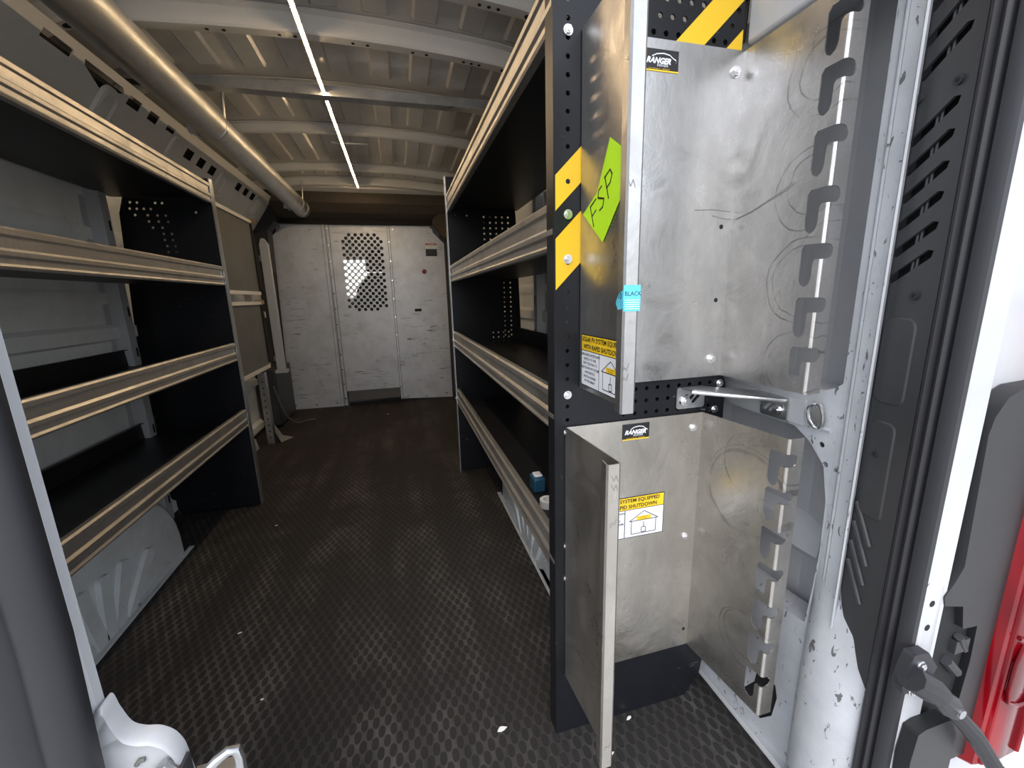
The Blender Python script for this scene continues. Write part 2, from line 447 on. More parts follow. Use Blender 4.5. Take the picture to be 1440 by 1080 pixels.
def hat(b_, sx, y, wd, z0, z1, d=.045, mat='bow'):
    X = XL + .006 if sx < 0 else XR - .006
    pts = [(X, y - wd / 2 - .03), (X - sx * .004, y - wd / 2 - .03), (X - sx * .004, y - wd / 2), (X - sx * d, y - wd / 2 + .014), (X - sx * d, y + wd / 2 - .014), (X - sx * .004, y + wd / 2), (X - sx * .004, y + wd / 2 + .03), (X, y + wd / 2 + .03)]
    b_.prism(pts, 'z', z0, z1, mat)
    for k in range(8):
        zz = z0 + .1 + k * (z1 - z0 - .15) / 8
        xa = X - sx * (d + .0005)
        b_.loft([[(xa + e, y + .01 + p, zz + q) for p, q in rrect(-.006, .006, -.02, .02, .005, 3)] for e in (0, sx * .003)], 'dark')
for sx, nm, ylist in ((-1, 'left', (1.05, 2.12, 2.95, 3.72)), (1, 'right', (1.30, 2.10, 2.95, 3.72))):
    b_ = MB()
    for y in ylist: hat(b_, sx, y, .075, 0.02, 1.54, mat='white')
    X = XL + .006 if sx < 0 else XR - .006
    for z0, z1, d in ((.86, .93, .02), (.36, .43, .03), (.02, .09, .03)):
        pr = [(X, z0), (X - sx * d, z0 + .01), (X - sx * d, z1 - .015), (X, z1)]
        b_.prism(pr, 'y', .87, 4.1, 'inner_wall')
    # stamped stiffening beads in the skin
    for z in (1.13, 1.25, 1.0, .6, .7):
        b_.prism([(X, z), (X - sx * .006, z + .012), (X - sx * .006, z + .05), (X, z + .062)], 'y', .95, 4.0, 'inner_wall')
    struct(b_, 'trim_%d' % (11 if sx < 0 else 12))

# front header over the partition and dark corner trims, cab beyond
f_ = MB()
f_.sheet([(3.92, 1.885), (3.95, 1.80), (4.03, 1.74), (4.13, 1.70)], .012, 'x', XL + .01, XR - .01, 'header')
f_.sheet([(3.86, 1.90), (3.93, 1.88)], .02, 'x', XL + .06, XR - .06, 'bow')
struct(f_, 'wall_front')
f_ = MB()
f_.box(XL + .01, XR - .01, 4.12, 4.16, 1.655, 1.705, 'dark')
f_.prism([(XL + .01, 1.25), (-1.0, 1.25), (-.99, 1.58), (-.93, 1.65), (-.93, 1.72), (-1.0, 1.86), (XL + .01, 1.86)], 'y', 3.98, 4.12, 'rubber')
f_.prism([(XR - .01, 1.2), (.60, 1.2), (.52, 1.50), (.44, 1.55), (.36, 1.65), (.36, 1.70), (.56, 1.86), (XR - .01, 1.86)], 'y', 4.02, 4.12, 'header')
f_.prism([(XL + .01, 0.0), (-1.055, 0.0), (-1.01, 1.40), (XL + .01, 1.40)], 'y', 4.10, 4.15, 'trim')
f_.prism([(XR - .01, 0.0), (.46, 0.0), (.46, 1.56), (XR - .01, 1.56)], 'y', 4.16, 4.17, 'trim')
f_.box(XL + .01, -.97, 4.17, 4.18, 0, 1.7, 'trim'); f_.box(.42, XR - .01, 4.18, 4.19, 0, 1.7, 'trim')  # added blockers that stop light leaking past the partition sides
struct(f_, 'trim_13')
f_ = MB()
f_.box(XL - .02, XL, 4.3, 5.9, 0, .98, 'trim'); f_.box(XR, XR + .02, 4.3, 5.9, 0, .98, 'trim')
f_.box(XL - .02, XR + .02, 5.6, 5.9, .0, 1.02, 'trim')
f_.loft([[(XL - .02, 4.15, 1.70), (XR + .02, 4.15, 1.70), (XR + .02, 4.15, 1.98), (XL - .02, 4.15, 1.98)], [(XL - .02, 5.3, 1.45), (XR + .02, 5.3, 1.45), (XR + .02, 5.3, 1.55), (XL - .02, 5.3, 1.55)]], 'header')
f_.box(XL, XR, 4.2, 5.8, -.04, -.02, 'trim')
struct(f_, 'trim_14')
sf = thing('cab_seat', (-.2, 4.7, .0), 'dark cab seat seen through the perforated partition door', 'seat')
b_ = MB(); b_.prism([(-.45, .30), (.14, .30), (.14, 1.22), (.05, 1.27), (-.25, 1.27), (-.33, 1.20), (-.40, 1.10), (-.45, .9)], 'y', 4.62, 4.74, 'seat'); b_.build('backrest', sf, bevel=.02)
b_ = MB(); b_.prism([(-.30, 1.28), (.02, 1.28), (.03, 1.45), (-.02, 1.49), (-.26, 1.49), (-.30, 1.42)], 'y', 4.64, 4.73, 'seat'); b_.build('headrest', sf, bevel=.02)
b_ = MB(); b_.loft([[(x, y, z) for x, y in rrect(-.27, .23, 4.6, 5.1, .05)] for z in (.0, .45)], 'seat'); b_.build('seat_base', sf)

# ---------------------------------------------------------------- partition
pt = thing('partition', (-.3, 4.16, 0), 'scuffed pale aluminium partition across the front of the cargo area', 'partition')
b_ = MB(); b_.plate([(-1.045, .01), (-.60, .005), (-.60, 1.655), (-.93, 1.65), (-.93, 1.625), (-1.0, 1.56)], [], .006, (0, 4.16, 0), (1, 0, 0), (0, 0, 1), 'alu_door')
sp = b_.build('side_panel', pt)
b_ = MB(); b_.plate([(-.03, .03), (.46, .005), (.46, 1.50), (.36, 1.60), (.36, 1.62), (.33, 1.655), (-.04, 1.655)], [rrect(.145, .21, .875, .90, .004, 2)], .006, (0, 4.16, 0), (1, 0, 0), (0, 0, 1), 'alu_door')
sp2 = b_.build('side_panel', pt)
hs = []
for r in range(24):
    z = 1.572 - r * .0288; odd = r % 2
    for c_ in range(7 if not odd else 6):
        x = -.275 + (c_ - (3 if not odd else 2.5)) * .0545 + (z - 1.2) * -.0
        if (r == 0 or r == 23) and abs(x + .275) > .13: continue
        hs.append(circ(x, z, .0158, 10))
b_ = MB(); b_.plate([(-.545, .145), (-.04, .145), (-.04, 1.655), (-.545, 1.655)], hs, .005, (0, 4.163, 0), (1, 0, 0), (0, 0, 1), 'alu_door')
cd = b_.build('door_panel', pt)
b_ = MB(); b_.box(-.602, -.580, 4.146, 4.157, .01, 1.655, 'alu_door'); b_.box(-.566, -.546, 4.148, 4.157, .01, 1.655, 'alu_door')
b_.box(-.58, -.566, 4.152, 4.157, .01, 1.655, 'alu'); b_.box(-.048, -.032, 4.148, 4.157, .03, 1.655, 'alu_door')
for x in (-.6035, -.5785, -.5675, -.5445, -.0495, -.0305): b_.box(x - .0018, x + .0018, 4.150, 4.1568, .02, 1.654, 'trim')
b_.build('frame_strip', pt)
b_ = MB(); b_.box(-.53, -.04, 4.172, 4.176, .045, .15, 'grey_panel'); b_.box(-.53, -.04, 4.15, 4.18, .0, .03, 'dark'); b_.build('kick_strip', pt)
b_ = MB()
for i in range(12): b_.tube([(-.560, 4.144, .08 + i * .14), (-.560, 4.150, .08 + i * .14)], .007, 8, 'chrome')
for i in range(9): b_.tube([(-.040, 4.144, .15 + i * .17), (-.040, 4.150, .15 + i * .17)], .006, 8, 'chrome')
for p in ((-1.0, .05), (-.82, .04), (-.64, .04), (-.7, 1.61), (-.64, 1.61), (.0, 1.62), (.3, 1.62), (.02, .05), (.4, .05), (.2, .04)):
    b_.tube([(p[0], 4.150, p[1]), (p[0], 4.157, p[1])], .007, 8, 'chrome')
b_.build('rivet_row', pt)
b_ = MB(); b_.box(.285, .39, 4.1545, 4.157, 1.385, 1.50, 'label_black'); b_.box(.285, .39, 4.154, 4.157, 1.45, 1.485, 'label_white'); b_.box(.285, .39, 4.154, 4.157, 1.485, 1.50, 'label_red')
b_.add(text_mesh('CAUTION', .012), frame((.337, 4.1538, 1.492), (1, 0, 0), (0, 0, 1)), 'label_white')
tag(b_.build('warning_sticker', pt), 'small orange, white and black warning label')
b_ = MB(); b_.tube([(.26, 4.1545, 1.245), (.26, 4.157, 1.245)], .022, 12, 'red_spot'); tag(b_.build('paint_spot', pt), 'dark red paint spot')
b_ = MB(); b_.box(.142, .213, 4.17, 4.19, .87, .905, 'dark'); b_.build('latch_slot', pt)

# ---------------------------------------------------------------- shelving units
def lip_profile(sx):
    """(x, z) profile of the extruded front lip, outward = sx"""
    o = lambda a, z: (a * sx, z)
    return [o(-.010, .082), o(.002, .082), o(.006, .078), o(.006, .068), o(.001, .064), o(.001, .040), o(.007, .034), o(.007, .026), o(.002, .021), o(.002, .009), o(.006, .004), o(.004, 0), o(-.012, 0)]
def make_shelf(unit, sx, xf, depth, y0, y1, z):
    # sx = direction the lip faces
    b_ = MB(); back = xf - sx * depth
    b_.sheet([(xf - sx * .006, z + .006), (xf - sx * .03, z + .006), (xf - sx * .034, z + .014), (back + sx * .01, z + .014), (back, z + .016), (back - sx * .004, z + .085), (back + sx * .008, z + .085)], .003, 'y', y0, y1, 'black_tray')
    tr = b_.build('shelf', unit)
    b_ = MB(); pr = [(xf + p[0], z + p[1]) for p in lip_profile(sx)]
    b_.sheet(pr, .0026, 'y', y0, y1, 'rail')
    tag(b_.build('shelf_lip', tr), 'worn aluminium front lip')
    return tr
def dup(o, parent, dz):
    c = o.copy(); C.objects.link(c); c.parent = parent; c.location = o.location + Vector((0, 0, dz))
    for ch in o.children:
        d = ch.copy(); C.objects.link(d); d.parent = c
    return c
def stdhole(x, z, r=.0042): return circ(x, z, r, 8)

# right unit
ru = thing('shelving_unit', (.46, 1.5, 0), 'black shelving unit with four silver-lipped shelves along the right wall', 'shelving unit')
s0 = make_shelf(ru, -1, .283, .37, .735, 2.285, SHZ[0])
for z in SHZ[1:]: dup(s0, ru, z - SHZ[0])
hs = []
for i in range(50):
    z = .16 + i * .0272
    if 1.145 < z < 1.22 or 1.01 < z < 1.10: continue
    hs.append(stdhole(.302, z))
for i in range(9):
    for j in range(3):
        x = .425 + i * .0254
        hs.append(stdhole(x, .757 + j * .0254, .0045))
for i in range(8):
    for j in range(3):
        x = .46 + i * .0245 + (j % 2) * .012; z = 1.437 + j * .026
        if z - x > .875 and z - x < .925: continue
        if x > .632: continue
        hs.append(stdhole(x, z, .005))
out = [(.278, 0), (.62, .0), (.66, .06), (.668, .12), (.668, .80), (.650, .86), (.644, 1.53), (.278, 1.53)]
b_ = MB(); b_.plate(out, hs, .003, (0, .731, 0), (1, 0, 0), (0, 0, 1), 'black')
b_.box(.275, .278, .729, .765, 0, 1.53, 'black'); b_.box(.278, .40, .733, .77, .0, .003, 'black')
b_.box(.64, .668, .731, .75, .12, .80, 'black')
ep = b_.build('end_panel', ru)
def stripe(c0, c1, x0, x1):
    b_ = MB()
    b_.plate([(x0, c0 + x0), (x1, c0 + x1), (x1, c1 + x1), (x0, c1 + x0)], [circ(.302, zz, .0045, 8) for zz in (1.1922, 1.0562) if c0 < zz - .302 < c1], .0006, (0, .7290, 0), (1, 0, 0), (0, 0, 1), 'yellow')
    tag(b_.build('hazard_stripe', ep), 'diagonal yellow hazard tape stripe')
stripe(.865, .923, .2785, .641); stripe(.729, .818, .2785, .643)
for z in (1.421, 1.138, 1.062, .809, .734, .484, .407): bolt(ep, (.302, .7293, z), (0, -1, 0), .0065)
hs = []
for i in range(5):
    for j in range(7): hs.append(stdhole(.47 + i * .033, 1.41 - j * .028, .0055))
for i in range(2):
    for j in range(12): hs.append(stdhole(.57 + i * .036, 1.07 - j * .026, .0048))
for i in range(4):
    for j in range(3): hs.append(stdhole(.50 + i * .03, .80 - j * .026, .0048))
hs += [stdhole(x, 1.415) for x in (.32, .38)] + [stdhole(x, .40) for x in (.36, .42)]
b_ = MB(); b_.plate([(.275, 0), (.62, 0), (.66, .08), (.66, .86), (.645, 1.42), (.62, 1.6), (.275, 1.6)], hs, .003, (0, 2.288, 0), (1, 0, 0), (0, 0, 1), 'black')
b_.box(.272, .277, 2.27, 2.31, 0, 1.6, 'galv'); b_.build('end_panel', ru)
for z in (1.56, 1.47, 1.32, 1.12, .77, .44): b_ = MB(); b_.tube([(.2725, 2.29, z), (.268, 2.29, z)], .006, 8, 'chrome'); b_.build('bolt', ru)

# left unit
lu = thing('shelving_unit', (-.93, 1.5, 0), 'black shelving unit with silver-lipped shelves on the left, over the wheel arch', 'shelving unit')
s1 = make_shelf(lu, 1, -.757, .363, .735, 2.20, SHZ[0])
for z in SHZ[1:]: dup(s1, lu, z - SHZ[0])
hs = []
rows = [(1.425, (-1.055, -1.03, -.965, -.94)), (1.40, (-1.06, -1.035, -1.01, -.985)), (1.375, (-1.045, -1.0, -.965, -.935)), (1.35, (-1.00, -.965, -.93)), (1.325, (-.99, -.955)), (1.30, (-.955, -.925)), (1.275, (-.955, -.925)), (1.25, (-.95, -.92)), (1.225, (-.95, -.92))]
for z, X in rows:
    for x in X: hs.append(stdhole(x, z, .0055))
hs += [stdhole(-.82, z, .006) for z in (1.39, 1.17)]
po = [(-.753, 0), (-1.10, 0), (-1.135, .10), (-1.135, .85), (-1.10, 1.38), (-1.06, 1.50), (-1.0, 1.53), (-.753, 1.53)]
b_ = MB(); b_.plate(po, hs, .003, (0, 2.212, 0), (1, 0, 0), (0, 0, 1), 'black')
b_.box(-.753, -.749, 2.205, 2.24, 0, 1.53, 'galv'); b_.box(-1.08, -.76, 2.19, 2.21, 0, .004, 'black'); b_.build('end_panel', lu)
b_ = MB(); b_.plate(po, [], .003, (0, .731, 0), (1, 0, 0), (0, 0, 1), 'black'); b_.build('end_panel', lu)
for z in SHZ: bolt(lu, (-.768, 2.2095, z + .05), (0, -1, 0), .006)

# ---------------------------------------------------------------- aluminium hook racks on the end of the right unit
def hook_rack(x0, x1, z0, z1, pitch_list, dxf, mhook, label):
    yb, yf, th = .7265, .533, .002
    t_ = thing('hook_rack', ((x0 + x1) / 2, yb, z0), label, 'rack')
    mal = 'alu_warm' if z0 < .5 else 'alu'
    b_ = MB(); b_.box(x0, x1, yb - th, yb, z0, z1, mal); b_.build('back_plate', t_)
    # left plate with outward C-shaped edge
    b_ = MB()
    b_.sheet([(x0, yb), (x0 + dxf * .6, yf + .004), (x0 + dxf * .6 - .004, yf), (x0 + dxf * .6 - .021, yf), (x0 + dxf * .6 - .023, yf + .003), (x0 + dxf * .6 - .021, yf + .021)], th, 'z', z0, z1, mal)
    b_.build('side_plate', t_)
    # right plate with J slots
    dirv = Vector((dxf, yf - yb, 0)); Ld = dirv.length; dirv.normalize()
    o = [(0, z0), (Ld - .004, z0)]
    for zc in pitch_list:
        o += [(Ld - .004, zc - .012), (Ld - .010, zc - .012), (Ld - .013, zc - .016), (Ld - .0135, zc - .042), (Ld - .017, zc - .051), (Ld - .024, zc - .055), (Ld - .031, zc - .051), (Ld - .035, zc - .042),
              (Ld - .035, zc + .005), (Ld - .030, zc + .012), (Ld - .004, zc + .012)]
    o += [(Ld - .004, z1), (0, z1)]
    b_ = MB(); b_.plate(o, [], th, (x1, yb, 0), dirv, (0, 0, 1), mhook)
    # rounded bend and outward flange with half-round notches
    xc = x1 + dxf
    zz = [z0]
    for zc in pitch_list: zz += [zc - .012, zc + .012]
    zz.append(z1)
    R = .005
    arc = [(xc - dxf * .02 + R - R * math.cos(a) , yf + R - R * math.sin(a)) for a in [PI / 2 * k / 4 for k in range(5)]]
    for a, c_ in zip(zz[::2], zz[1::2]): b_.sheet([(arc[0][0], arc[0][1] + .002)] + arc, th, 'z', a, c_, mhook)
    fo = [(0, z0), (0, z0)]
    fo = [(0, z0)]
    fo.append((.026, z0)); fo.append((.026, z1)); fo.append((0, z1))
    for zc in reversed(pitch_list):
        fo.append((0, zc + .012))
        for k in range(0, 9):
            a = PI / 2 - PI * k / 8
            fo.append((.004 + .012 * math.cos(a), zc + .012 * math.sin(a)))
        fo.append((0, zc - .012))
    b_.plate(fo, [], th, (arc[-1][0], yf, 0), (1, 0, 0), (0, 0, 1), mhook)
    b_.build('hook_plate', t_)
    return t_
HU = [1.392, 1.311, 1.225, 1.14, 1.056, .972, .890]
HL = [.705, .634, .555, .478, .399, .319, .240]
rk = hook_rack(.327, .648, .823, 1.425, HU[::-1], .003, 'alu_hookU', 'upper bare aluminium rack with hook slots and green note')
rl = hook_rack(.297, .612, .160, .745, HL[::-1], .020, 'alu_hookL', 'lower bare aluminium rack with hook slots, nearest the floor')
for x, z in ((.628, 1.389), (.621, .86), (.40, 1.389), (.40, .86)): bolt(rk, (x, .7245, z), (0, -1, 0), .008)
for x, z in ((.589, .713), (.587, .455), (.33, .713), (.33, .455)): bolt(rl, (x, .7245, z), (0, -1, 0), .0065)
for x, z in ((.623, 1.121), (.623, .98)): b_ = MB(); b_.tube([(x, .7242, z), (x, .7246, z)], .0045, 10, 'dark'); b_.build('rivet_hole', rk)
b_ = MB(); b_.tube([(.60, .7242, .205), (.60, .7246, .205)], .0045, 10, 'dark'); b_.build('rivet_hole', rl)

def brand_sticker(par, x0, x1, z0, z1, y):
    b_ = MB(); W = x1 - x0; H = z1 - z0
    b_.box(x0, x1, y - .0005, y, z0, z1, 'label_black')
    b_.box(x0, x1, y - .0007, y, z0, z0 + H * .07, 'label_yellow')
    F = lambda px_, pz: frame((x0 + W * px_, y - .0009, z0 + H * pz), (1, 0, 0), (0, 0, 1))
    b_.add(text_mesh('RANGER', H * .36, .35, .0006), F(.47, .47), 'label_white')
    b_.add(text_mesh('DESIGN', H * .15, 0, .0001, space=1.3), F(.58, .27), 'label_white')
    b_.add(text_mesh('www.rangerdesign.com   1-800-565-5321', H * .075), F(.5, .12), 'label_yellow')
    # roof line of a car swept over the name
    pts = [(.30, .68), (.42, .80), (.60, .85), (.76, .80), (.86, .66), (.93, .60), (.94, .48)]
    for (a, c_), (d, e) in zip(pts, pts[1:]):
        b_.face([(x0 + W * a, y - .0009, z0 + H * c_), (x0 + W * d, y - .0009, z0 + H * e), (x0 + W * d, y - .0009, z0 + H * (e - .05)), (x0 + W * a, y - .0009, z0 + H * (c_ - .05))], 'label_white')
    tag(b_.build('brand_sticker', par, smooth=0, fixn=False), 'black and yellow maker sticker')
brand_sticker(rk, .432, .508, 1.375, 1.409, .7243)
brand_sticker(rl, .420, .482, .7025, .737, .7243)

def pv_sticker(par, o, u, v, W, H):
    b_ = MB(); o = Vector(o); u = Vector(u).normalized(); v = Vector(v).normalized(); n = u.cross(v)
    def P(a, c_, e=0): return o + u * (a * W) + v * (c_ * H) + n * e
    def Q(a0, a1, c0, c1, m, e): b_.face([P(a0, c0, e), P(a1, c0, e), P(a1, c1, e), P(a0, c1, e)], m)
    b_.loft([[P(0, 0, e), P(1, 0, e), P(1, 1, e), P(0, 1, e)] for e in (0, .0004)], 'label_black')
    Q(.01, .99, .70, .985, 'label_yellow', .0006); Q(.01, .452, .015, .685, 'label_white', .0006); Q(.462, .99, .015, .685, 'label_white', .0006)
    T = lambda s, sz, a, c_, al='CENTER', bold=0: b_.add(text_mesh(s, sz * H, 0, bold, al), frame(P(a, c_, .0009), u, v), 'ink')
    T('SOLAR PV SYSTEM EQUIPPED', .122, .5, .91, bold=.0003); T('WITH RAPID SHUTDOWN', .122, .5, .77, bold=.0003)
    for i, s in enumerate(('TURN RAPID SHUTDOWN', 'SWITCH TO THE', '"OFF" POSITION TO', 'SHUT DOWN PV SYSTEM', 'AND REDUCE', 'SHOCK HAZARD', 'IN THE ARRAY')):
        T(s, .068, .23, .62 - i * .085, bold=.0001)
    def L(a, c_, d, e, wd=.008):
        p, q = P(a, c_, .0009), P(d, e, .0009); dd = (q - p).normalized(); s_ = dd.cross(n) * (wd * H)
        b_.face([p - s_, q - s_, q + s_, p + s_], 'ink')
    L(.52, .40, .72, .62); L(.72, .62, .92, .40); L(.52, .40, .92, .40); L(.55, .40, .55, .08); L(.89, .40, .89, .08); L(.55, .08, .89, .08)
    L(.72, .35, .72, .22); L(.69, .22, .75, .22); L(.69, .10, .75, .10); L(.69, .22, .69, .10); L(.75, .22, .75, .10)
    Q(.62, .82, .405, .50, 'label_yellow', .0008); T('SOLAR ELECTRIC', .032, .72, .47); T('PV PANELS', .032, .72, .43)
    tag(b_.build('warning_sticker', par, smooth=0, fixn=False), 'yellow and white solar shutdown warning sticker')
pv_sticker(rk, (.3252, .716, .832), (0, -1, 0), (0, 0, 1), .158, .095)
pv_sticker(rl, (.352, .7242, .478), (1, 0, 0), (0, 0, 1), .175, .096)

# handwriting and pencil marks
def stroke(b_, pts, P, wd, mat, up, e=0):
    V = [P(*p) for p in pts]
    for p, q in zip(V, V[1:]):
        d = (q - p).normalized(); s_ = d.cross(up) * wd
        b_.face([p - s_ - d * wd * .6, q - s_ + d * wd * .6, q + s_ + d * wd * .6, p + s_ - d * wd * .6], mat)
# green note: corners on the outer face of the side plate (x = .326)
def xs_at(y): return .327 + (.7265 - y) / (.7265 - .537) * .0018
b_ = MB()
G = [(.619, 1.225), (.572, 1.193), (.572, 1.158), (.598, 1.135), (.638, 1.078), (.712, 1.134), (.655, 1.172)]
G = [(.622, 1.228), (.574, 1.196), (.572, 1.150), (.640, 1.080), (.7155, 1.136), (.662, 1.160)]
b_.plate([(-y, z) for y, z in G], [], .0006, (.3255, 0, 0), (0, -1, 0), (0, 0, 1), 'neon')
def GP(a, c_):   # a along the note, c across; written downwards-left
    A = Vector((0, .697, 1.139)); e1 = Vector((0, -.078, .050)); e2 = Vector((0, -.021, -.033))
    q = A + e1 * a + e2 * c_; return Vector((.3249, q.y, q.z))
up = Vector((1, 0, 0))
gn = b_.build('sticky_note', None, smooth=0)
tag(gn, 'neon green note with black handwriting taped on the upper aluminium rack', 'note')
b_ = MB()
for pts in ([(.05, .98), (.12, .05)], [(.12, .08), (.36, .18)], [(.08, .52), (.26, .56)],
            [(.62, .12), (.50, .08), (.42, .28), (.50, .48), (.58, .68), (.48, .88), (.36, .80)],
            [(.70, .95), (.78, .02)], [(.76, .05), (.96, .12), (.98, .38), (.86, .55), (.73, .50)]):
    stroke(b_, pts, GP, .0014, 'ink', up)
tag(b_.build('handwriting', gn, smooth=0, fixn=False), 'black marker letters')
# pencil scrawls on the bright flange edges
for par, x, zs, y in ((rk, .311, ((1.135, 0), (.885, 1), (.87, 1)), .5312), (rl, .298, ((.715, 0), (.70, 0), (.64, 1), (.20, 1)), .5312)):
    for z, k in zs:
        b_ = MB(); P = lambda a, c_: Vector((x + a * .012 - .006, y, z + c_ * .014))
        stroke(b_, [(0, 0), (.3, .6), (.6, .3), (.9, 1.0)] if k else [(0, .9), (.4, .2), (.7, .8), (1, .1)], P, .0003, 'grey_ink', Vector((0, 1, 0)))
        b_.build('pencil_mark', par, smooth=0, fixn=False)
for pts, P, n_ in (([(.713, 1.134), (.68, 1.140), (.61, 1.163), (.595, 1.171)], lambda y, z: Vector((.6462, y, z)), Vector((1, 0, 0))),
                   ([(.56, 1.150), (.60, 1.152), (.642, 1.149)], lambda x, z: Vector((x, .7242, z)), Vector((0, 1, 0))),
                   ([(.60, 1.141), (.625, 1.136), (.644, 1.135)], lambda x, z: Vector((x, .7242, z)), Vector((0, 1, 0)))):
    b_ = MB(); stroke(b_, pts, P, .0007, 'grey_ink', n_); b_.build('scratch_mark', rk, smooth=0, fixn=False)
# blue tag
tg = MB(); tg.box(.3035, .330, .5308, .5316, .974, 1.010, 'blue_tag'); tg.prism([(.5308, .978), (.5308, 1.004), (.545, .998), (.552, .985), (.545, .976)], 'x', .3030, .3038, 'blue_tag')
tg = tg.build('blue_tag', None)
tag(tg, 'torn light blue paper tag with 10 BLACK stuck on the upper rack edge', 'tag')
b_ = MB(); b_.add(text_mesh('BLACK', .0085), frame((.318, .5305, .998), (1, 0, 0), (0, 0, 1)), 'ink')
b_.add(text_mesh('10', .013), frame((.3026, .541, .995), (0, -1, 0), (0, 0, 1)), 'ink')
for i in range(5): b_.box(.306, .328, .5304, .5306, .977 + i * .003, .9778 + i * .003, 'label_white')
b_.build('tag_print', tg, smooth=0, fixn=False)

# ---------------------------------------------------------------- bracket between the racks and the wall
br = thing('mounting_bracket', (.66, .70, .78), 'zinc slotted bracket tying the shelf end panel to the wall', 'bracket')
def slotted(b_, o, u, v, W, H):
    sl = []
    for k in range(3):
        cx = W * (.25 + .22 * k); cy = H * .45; d = Vector((.7, .7)); nn = Vector((-.7, .7)); Ls = H * .24; r = .0035
        sl.append([tuple(Vector((cx, cy)) + d * a + nn * c_) for a, c_ in ((-Ls, -r), (Ls, -r), (Ls + r * .7, 0), (Ls, r), (-Ls, r), (-Ls - r * .7, 0))])
    b_.plate(rrect(0, W, 0, H, .006), sl, .003, o, u, v, 'galv')
b_ = MB(); slotted(b_, (.545, .7265, .757), (1, 0, 0), (0, 0, 1), .068, .046); b_.build('slotted_plate', br)
b_ = MB(); b_.loft([[(.553, .722, z), (.60, .722, z), (.735, .665, z - .012), (.725, .615, z - .012), (.70, .610, z - .012), (.56, .695, z)] for z in (.800, .804)], 'galv')
b_.tube([(.556, .694, .800), (.70, .609, .790)], .004, 8, 'galv'); b_.build('bracket_arm', br)
b_ = MB(); slotted(b_, (.7085, .672, .748), (0, -1, 0), (0, 0, 1), .062, .042); b_.build('slotted_plate', br)
bolt(br, (.565, .7245, .774), (0, -1, 0), .009); bolt(br, (.707, .630, .766), (-1, 0, 0), .008)
bolt(ep, (.651, .7285, .805), (0, -1, 0), .0065); bolt(ep, (.643, .7285, .748), (0, -1, 0), .0065)

# ---------------------------------------------------------------- right rear frame, pillar, trim, seal, body
f_ = MB()
U = rrect(.504, .862, .82, 1.70, .06, 6)
Lw = [(.862, .33), (.862, .745)] + [(.60, .742), (.565, .72), (.535, .685), (.522, .62), (.520, .52), (.524, .44), (.53, .36)]
hs = [U, Lw, [(.606, .758), (.618, .758), (.618, .772), (.606, .772)], circ(.543, .722, .0055), circ(.532, .688, .0055), circ(.515, .294, .005), circ(.515, .273, .005),
      [(.625, .12), (.66, .06), (.66, .045), (.60, .045), (.572, .085), (.565, .14), (.572, .165), (.62, .165)], circ(.640, .25, .006), circ(.53, .035, .004)]
f_.plate([(.497, .0), (.87, .0), (.87, 1.75), (.497, 1.75)], hs, .003, (.7185, 0, 0), (0, 1, 0), (0, 0, 1), 'white_scuff')
# returns inside the openings
f_.loft([[(x, y, z) for y, z in U] for x in (.7185, .80)], 'white', caps=False)
f_.loft([[(x, y, z) for y, z in Lw] for x in (.7185, .775)], 'white_scuff', caps=False)
# raised beads along the belt between the openings
f_.tube([(.7175, .53, .752), (.7175, .87, .752)], .004, 8, 'white_scuff')
f_.box(.712, .7175, .58, .87, .748, .796, 'white')
f_.tube([(.703, .47, .004), (.703, .87, .004)], .007, 8, 'white'); f_.box(.703, .72, .47, .87, -.02, .010, 'white_scuff')
struct(f_, 'trim_15')
# vertical post between the frame and the black trim
f_ = MB()
f_.sheet([(.7185, .52), (.7165, .502), (.709, .495), (.707, .475), (.700, .466), (.690, .462)], .003, 'z', .30, 1.75, 'white_scuff')
f_.tube([(.7155, .502, .30), (.7155, .502, 1.75)], .005, 8, 'white_scuff')
# flared foot of the pillar
rings = []
for z, k in ((.62, 0), (.55, .02), (.48, .10), (.42, .45), (.36, .8), (.28, .97), (.15, 1), (-.02, 1)):
    A = [(.7175, .52), (.712, .50), (.712, .48), (.716, .455), (.712, .43), (.708, .40), (.74, .39), (.74, .52)]
    B = [(.7175, .525), (.700, .515), (.676, .492), (.662, .462), (.665, .43), (.682, .395), (.74, .39), (.74, .52)]
    rings.append([(a[0] * (1 - k) + c_[0] * k, a[1] * (1 - k) + c_[1] * k, z) for a, c_ in zip(A, B)])
f_.loft(rings, 'white_scuff')
struct(f_, 'trim_16', smooth=60)
f_ = MB()
f_.box(.6715, .676, .448, .468, .232, .252, 'dark')
# D-ring
dr = thing('tie_down_ring', (.712, .55, .78), 'chrome D-shaped tie-down ring on the white wall beside the bracket', 'ring')
b_ = MB(); ring = [(.551 + .0165 * math.cos(2 * PI * i / 20) * (1 if math.cos(2 * PI * i / 20) > 0 else .75) + .003 * math.sin(2 * PI * i / 20), .775 + .022 * math.sin(2 * PI * i / 20)) for i in range(20)]
b_.tube([(.7075, y, z) for y, z in ring + ring[:2]], .0036, 8, 'chrome', caps=False); b_.build('ring', dr)
b_ = MB(); b_.loft([[(x, y, z) for y, z in rrect(.543, .560, .762, .788, .006)] for x in (.706, .717)], 'galv', ); b_.build('clip', dr)
f_.bm.free()

# upper beam above the upper rack
f_ = MB(); f_.prism([(.652, 1.437), (.668, 1.428), (.80, 1.47), (.80, 1.62), (.652, 1.60)], 'y', .50, .728, 'white'); struct(f_, 'trim_17', bevel=.004)

